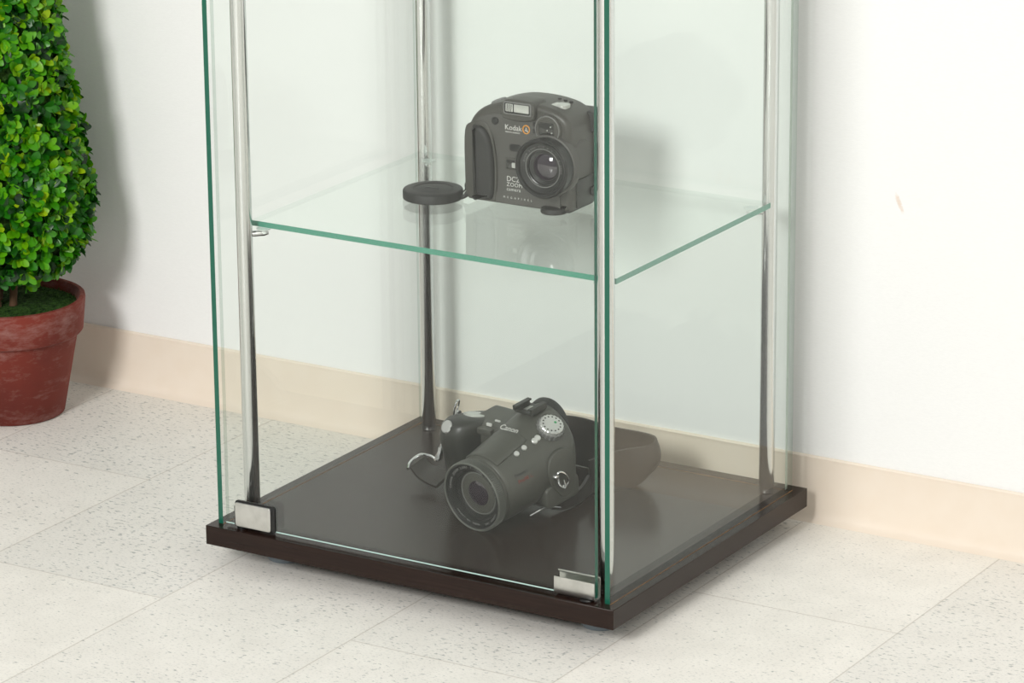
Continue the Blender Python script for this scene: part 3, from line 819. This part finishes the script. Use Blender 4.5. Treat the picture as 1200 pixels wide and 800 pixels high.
# ------------------------------------------------------------------ potted topiary
PX, PY = -.4313, .2641
tr = empty('potted_topiary', (PX, PY, 0), 'artificial cone-shaped boxwood topiary in a weathered terracotta pot by the wall', 'plant')
bm = bmesh.new()
lathe(bm, [(0, 0), (.0505, 0), (.0530, .0015), (.0695, .0840), (.0702, .0855), (.0738, .0858), (.0752, .0875), (.0785, .1190), (.0780, .1215), (.0765, .1222), (.0735, .1218),
           (.0722, .1195), (.0705, .1120), (0, .1120)], n=96)
obj('pot', bm, M['terracotta'], tr, angle=50)
bm = bmesh.new()
rings = []
for r, n in ((.0700, 60), (.060, 50), (.045, 40), (.03, 28), (.015, 16)):
    rings.append((r, n))
lathe(bm, [(.0712, .1095), (.070, .1120), (.062, .1134), (.052, .1128), (.042, .1138), (.032, .1132), (.02, .1140), (0, .1138)], n=64, wob=lambda i, n: random.uniform(-.01, .01))
ms = obj('moss', bm, M['moss'], tr)
# short tufts of the moss mat
bm = bmesh.new()
for k in range(2600):
    r = .070 * math.sqrt(random.random()); a = random.random() * 2 * PI
    x, y = r * math.cos(a), r * math.sin(a); h = random.uniform(.0012, .0032)
    q = random.random() * PI; dx, dy = .0004 * math.cos(q), .0004 * math.sin(q)
    lx, ly = random.uniform(-.001, .001), random.uniform(-.001, .001)
    bm.faces.new([bm.verts.new(p) for p in ((x - dx, y - dy, .1130), (x + dx, y + dy, .1130), (x + lx, y + ly, .1130 + h))])
tf = obj('moss_fibre', bm, M['moss'], ms, smooth=False); tf['kind'] = 'stuff'
for x0, y0, x1, y1, r in ((-.004, -.016, -.010, -.010, .0068), (.0085, -.002, .010, -.002, .0040), (-.018, .006, -.012, .004, .005)):
    bm = bmesh.new(); pts = smooth_line([(x0, y0, .110), ((x0 + x1) / 2 + .001, (y0 + y1) / 2, .135), (x1, y1, .165), (x1 * .5, y1 * .5, .22)], 4)
    tube(bm, pts, [r * (1 + .06 * math.sin(i * 2.1)) for i in range(len(pts))], 14)
    obj('stem', bm, M['bark'], tr)

def cone_r(z):      # radius of the clipped cone
    zs = [(.150, .046), (.160, .068), (.176, .082), (.203, .0915), (.230, .0925), (.260, .0875), (.330, .0775), (.430, .0640), (.600, .0400), (.760, .0150), (.800, .004)]
    if z <= zs[0][0]: return zs[0][1]
    for (a, ra), (b, rb) in zip(zs, zs[1:]):
        if z <= b: return ra + (rb - ra) * (z - a) / (b - a)
    return .004
bm = bmesh.new(); tint = bm.loops.layers.color.new('tint')
def leaf(bm, p, d, side, L, Wd, col, cup):
    """one oval leaf: 3 columns of verts, folded along the midrib and curved"""
    nrm = side.cross(d).normalized(); rows = []
    for t, w in ((0, .14), (.18, .58), (.42, .96), (.66, 1.0), (.86, .72), (.96, .38), (1.0, .0)):
        c = p + d * (L * t) - nrm * (L * .30 * t * t * cup)
        hw = Wd * w / 2
        if w == 0: rows.append([bm.verts.new(c)])
        else: rows.append([bm.verts.new(c - side * hw + nrm * hw * .22), bm.verts.new(c), bm.verts.new(c + side * hw + nrm * hw * .22)])
    fs = []
    for A, B in zip(rows, rows[1:]):
        if len(B) == 3: fs += [bm.faces.new((A[0], A[1], B[1], B[0])), bm.faces.new((A[1], A[2], B[2], B[1]))]
        else: fs += [bm.faces.new((A[0], A[1], B[0])), bm.faces.new((A[1], A[2], B[0]))]
    for f in fs:
        for l in f.loops: l[tint] = (*col, 1)
rnd = random.Random(11)
def lerp3(a, b, t): return tuple(x + (y - x) * t for x, y in zip(a, b))
DARK, MID, LIME, YEL = (.03, .20, .03), (.12, .42, .035), (.36, .66, .04), (.60, .72, .06)
def sprig(z, a, r):
    out = Vector((math.cos(a), math.sin(a), 0)); up = Vector((0, 0, 1)); tan = up.cross(out)
    p = out * r + up * z
    ax = (out * 1.0 + up * rnd.uniform(-.1, .8) + tan * rnd.uniform(-.35, .35)).normalized()
    if z < .172: ax = (ax - up * .7).normalized()
    tone = rnd.random() ** .85
    u, w, _ = frame_from(ax)
    n = rnd.choice((4, 5, 5, 6)); ph0 = rnd.random() * 6.28
    for k in range(n):
        t = ph0 + 2 * PI * k / n + rnd.uniform(-.25, .25); inner = k >= 4 or rnd.random() < .3
        op = rnd.uniform(.35, .7) if inner else rnd.uniform(.6, 1.3)
        d = (ax + (u * math.cos(t) + w * math.sin(t)) * op).normalized()
        sd = d.cross(ax).normalized()
        L = rnd.uniform(.0120, .0165) * (.85 if inner else 1.05); Wd = L * rnd.uniform(.50, .62)
        q = tone + (.25 if inner else -.08) + rnd.uniform(-.12, .12)
        if q < .35: col = lerp3(DARK, MID, max(0, q) / .35)
        elif q < .8: col = lerp3(MID, LIME, (q - .35) / .45)
        else: col = lerp3(LIME, YEL, min(1, (q - .8) / .45))
        leaf(bm, p + ax * rnd.uniform(-.001, .002), d, sd, L, Wd, col, rnd.uniform(.3, 1.0))
z = .149
while z < .79:
    r = cone_r(z); rr = max(r - .010, .002)
    n = max(4, int(2 * PI * rr / .0112)); a0 = rnd.random() * 6
    for k in range(n):
        sprig(z + rnd.uniform(-.004, .004), a0 + 2 * PI * k / n + rnd.uniform(-.06, .06), rr + rnd.uniform(-.004, .0035))
    z += .0096
# leaves closing the underside
for k in range(130):
    r = .034 + .030 * rnd.random(); sprig(.163 + rnd.uniform(-.003, .006), rnd.random() * 6.28, r)
for f in bm.faces: f.smooth = True
me = bpy.data.meshes.new('foliage'); bm.to_mesh(me); bm.free(); me.materials.append(M['leaf'])
fo_ = bpy.data.objects.new('foliage', me); COL.objects.link(fo_); fo_.parent = tr
# dark woven core the sprigs are pushed into
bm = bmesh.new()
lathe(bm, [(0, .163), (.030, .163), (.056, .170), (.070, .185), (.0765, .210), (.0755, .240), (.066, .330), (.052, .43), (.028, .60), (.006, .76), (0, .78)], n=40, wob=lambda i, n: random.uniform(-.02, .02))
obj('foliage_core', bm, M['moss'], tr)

# ------------------------------------------------------------------ light
def area(name, loc, target, size, power, color=(1, 1, 1), sy=None):
    l = bpy.data.lights.new(name, 'AREA'); l.energy = power; l.color = color; l.size = size
    if sy: l.shape = 'RECTANGLE'; l.size_y = sy
    o = bpy.data.objects.new(name, l); COL.objects.link(o); o.location = loc
    o.rotation_euler = (Vector(target) - Vector(loc)).to_track_quat('-Z', 'Y').to_euler()
    return o
area('key_softbox', (.30, -3.0, 1.80), (0, .3, .2),   .75, 93, (1, .987, .965))
area('right_softbox', (2.9, -1.6, 2.0), (.6, .3, .1), 1.5, 23, (1, .96, .89))
wd = bpy.data.worlds.new('studio'); S.world = wd; wd.use_nodes = True
bg = wd.node_tree.nodes['Background']; bg.inputs[0].default_value = (1, .99, .965, 1); bg.inputs[1].default_value = 1.0
wt = NT(wd); sp = wt.new('ShaderNodeSeparateXYZ'); wt.l.new(wt.coords('Generated'), sp.inputs[0])
wt.l.new(wt.mix(wt.ramp(sp.outputs[2], .0, .55), (.22, .22, .215, 1), (.50, .50, .49, 1)), bg.inputs[0])

# ------------------------------------------------------------------ camera
cam = bpy.data.cameras.new('camera'); co = bpy.data.objects.new('camera', cam); COL.objects.link(co)
cam.sensor_width = 36; cam.lens = 4555.1 * 36 / 1200; cam.clip_start = .05; cam.clip_end = 50
y_, p_, r_ = -.54902826, -.30213893, -.00882001
F = Vector((math.sin(y_) * math.cos(p_), math.cos(y_) * math.cos(p_), math.sin(p_)))
Rr = Vector((math.cos(y_), -math.sin(y_), 0)); U = Rr.cross(F)
R2 = math.cos(r_) * Rr + math.sin(r_) * U; U2 = -math.sin(r_) * Rr + math.cos(r_) * U
m = Matrix((R2, U2, -F)).transposed().to_4x4(); m.translation = Vector((1.96359592, -2.67588072, 1.20208139 + ZT))
co.matrix_world = m
S.camera = co

S.view_settings.view_transform = 'Standard'; S.view_settings.look = 'None'
S.view_settings.exposure = -0.11; S.view_settings.gamma = 1.0; S.view_settings.use_curve_mapping = False
S.cycles.max_bounces = 14; S.cycles.transparent_max_bounces = 40; S.cycles.glossy_bounces = 6
S.cycles.use_denoising = True
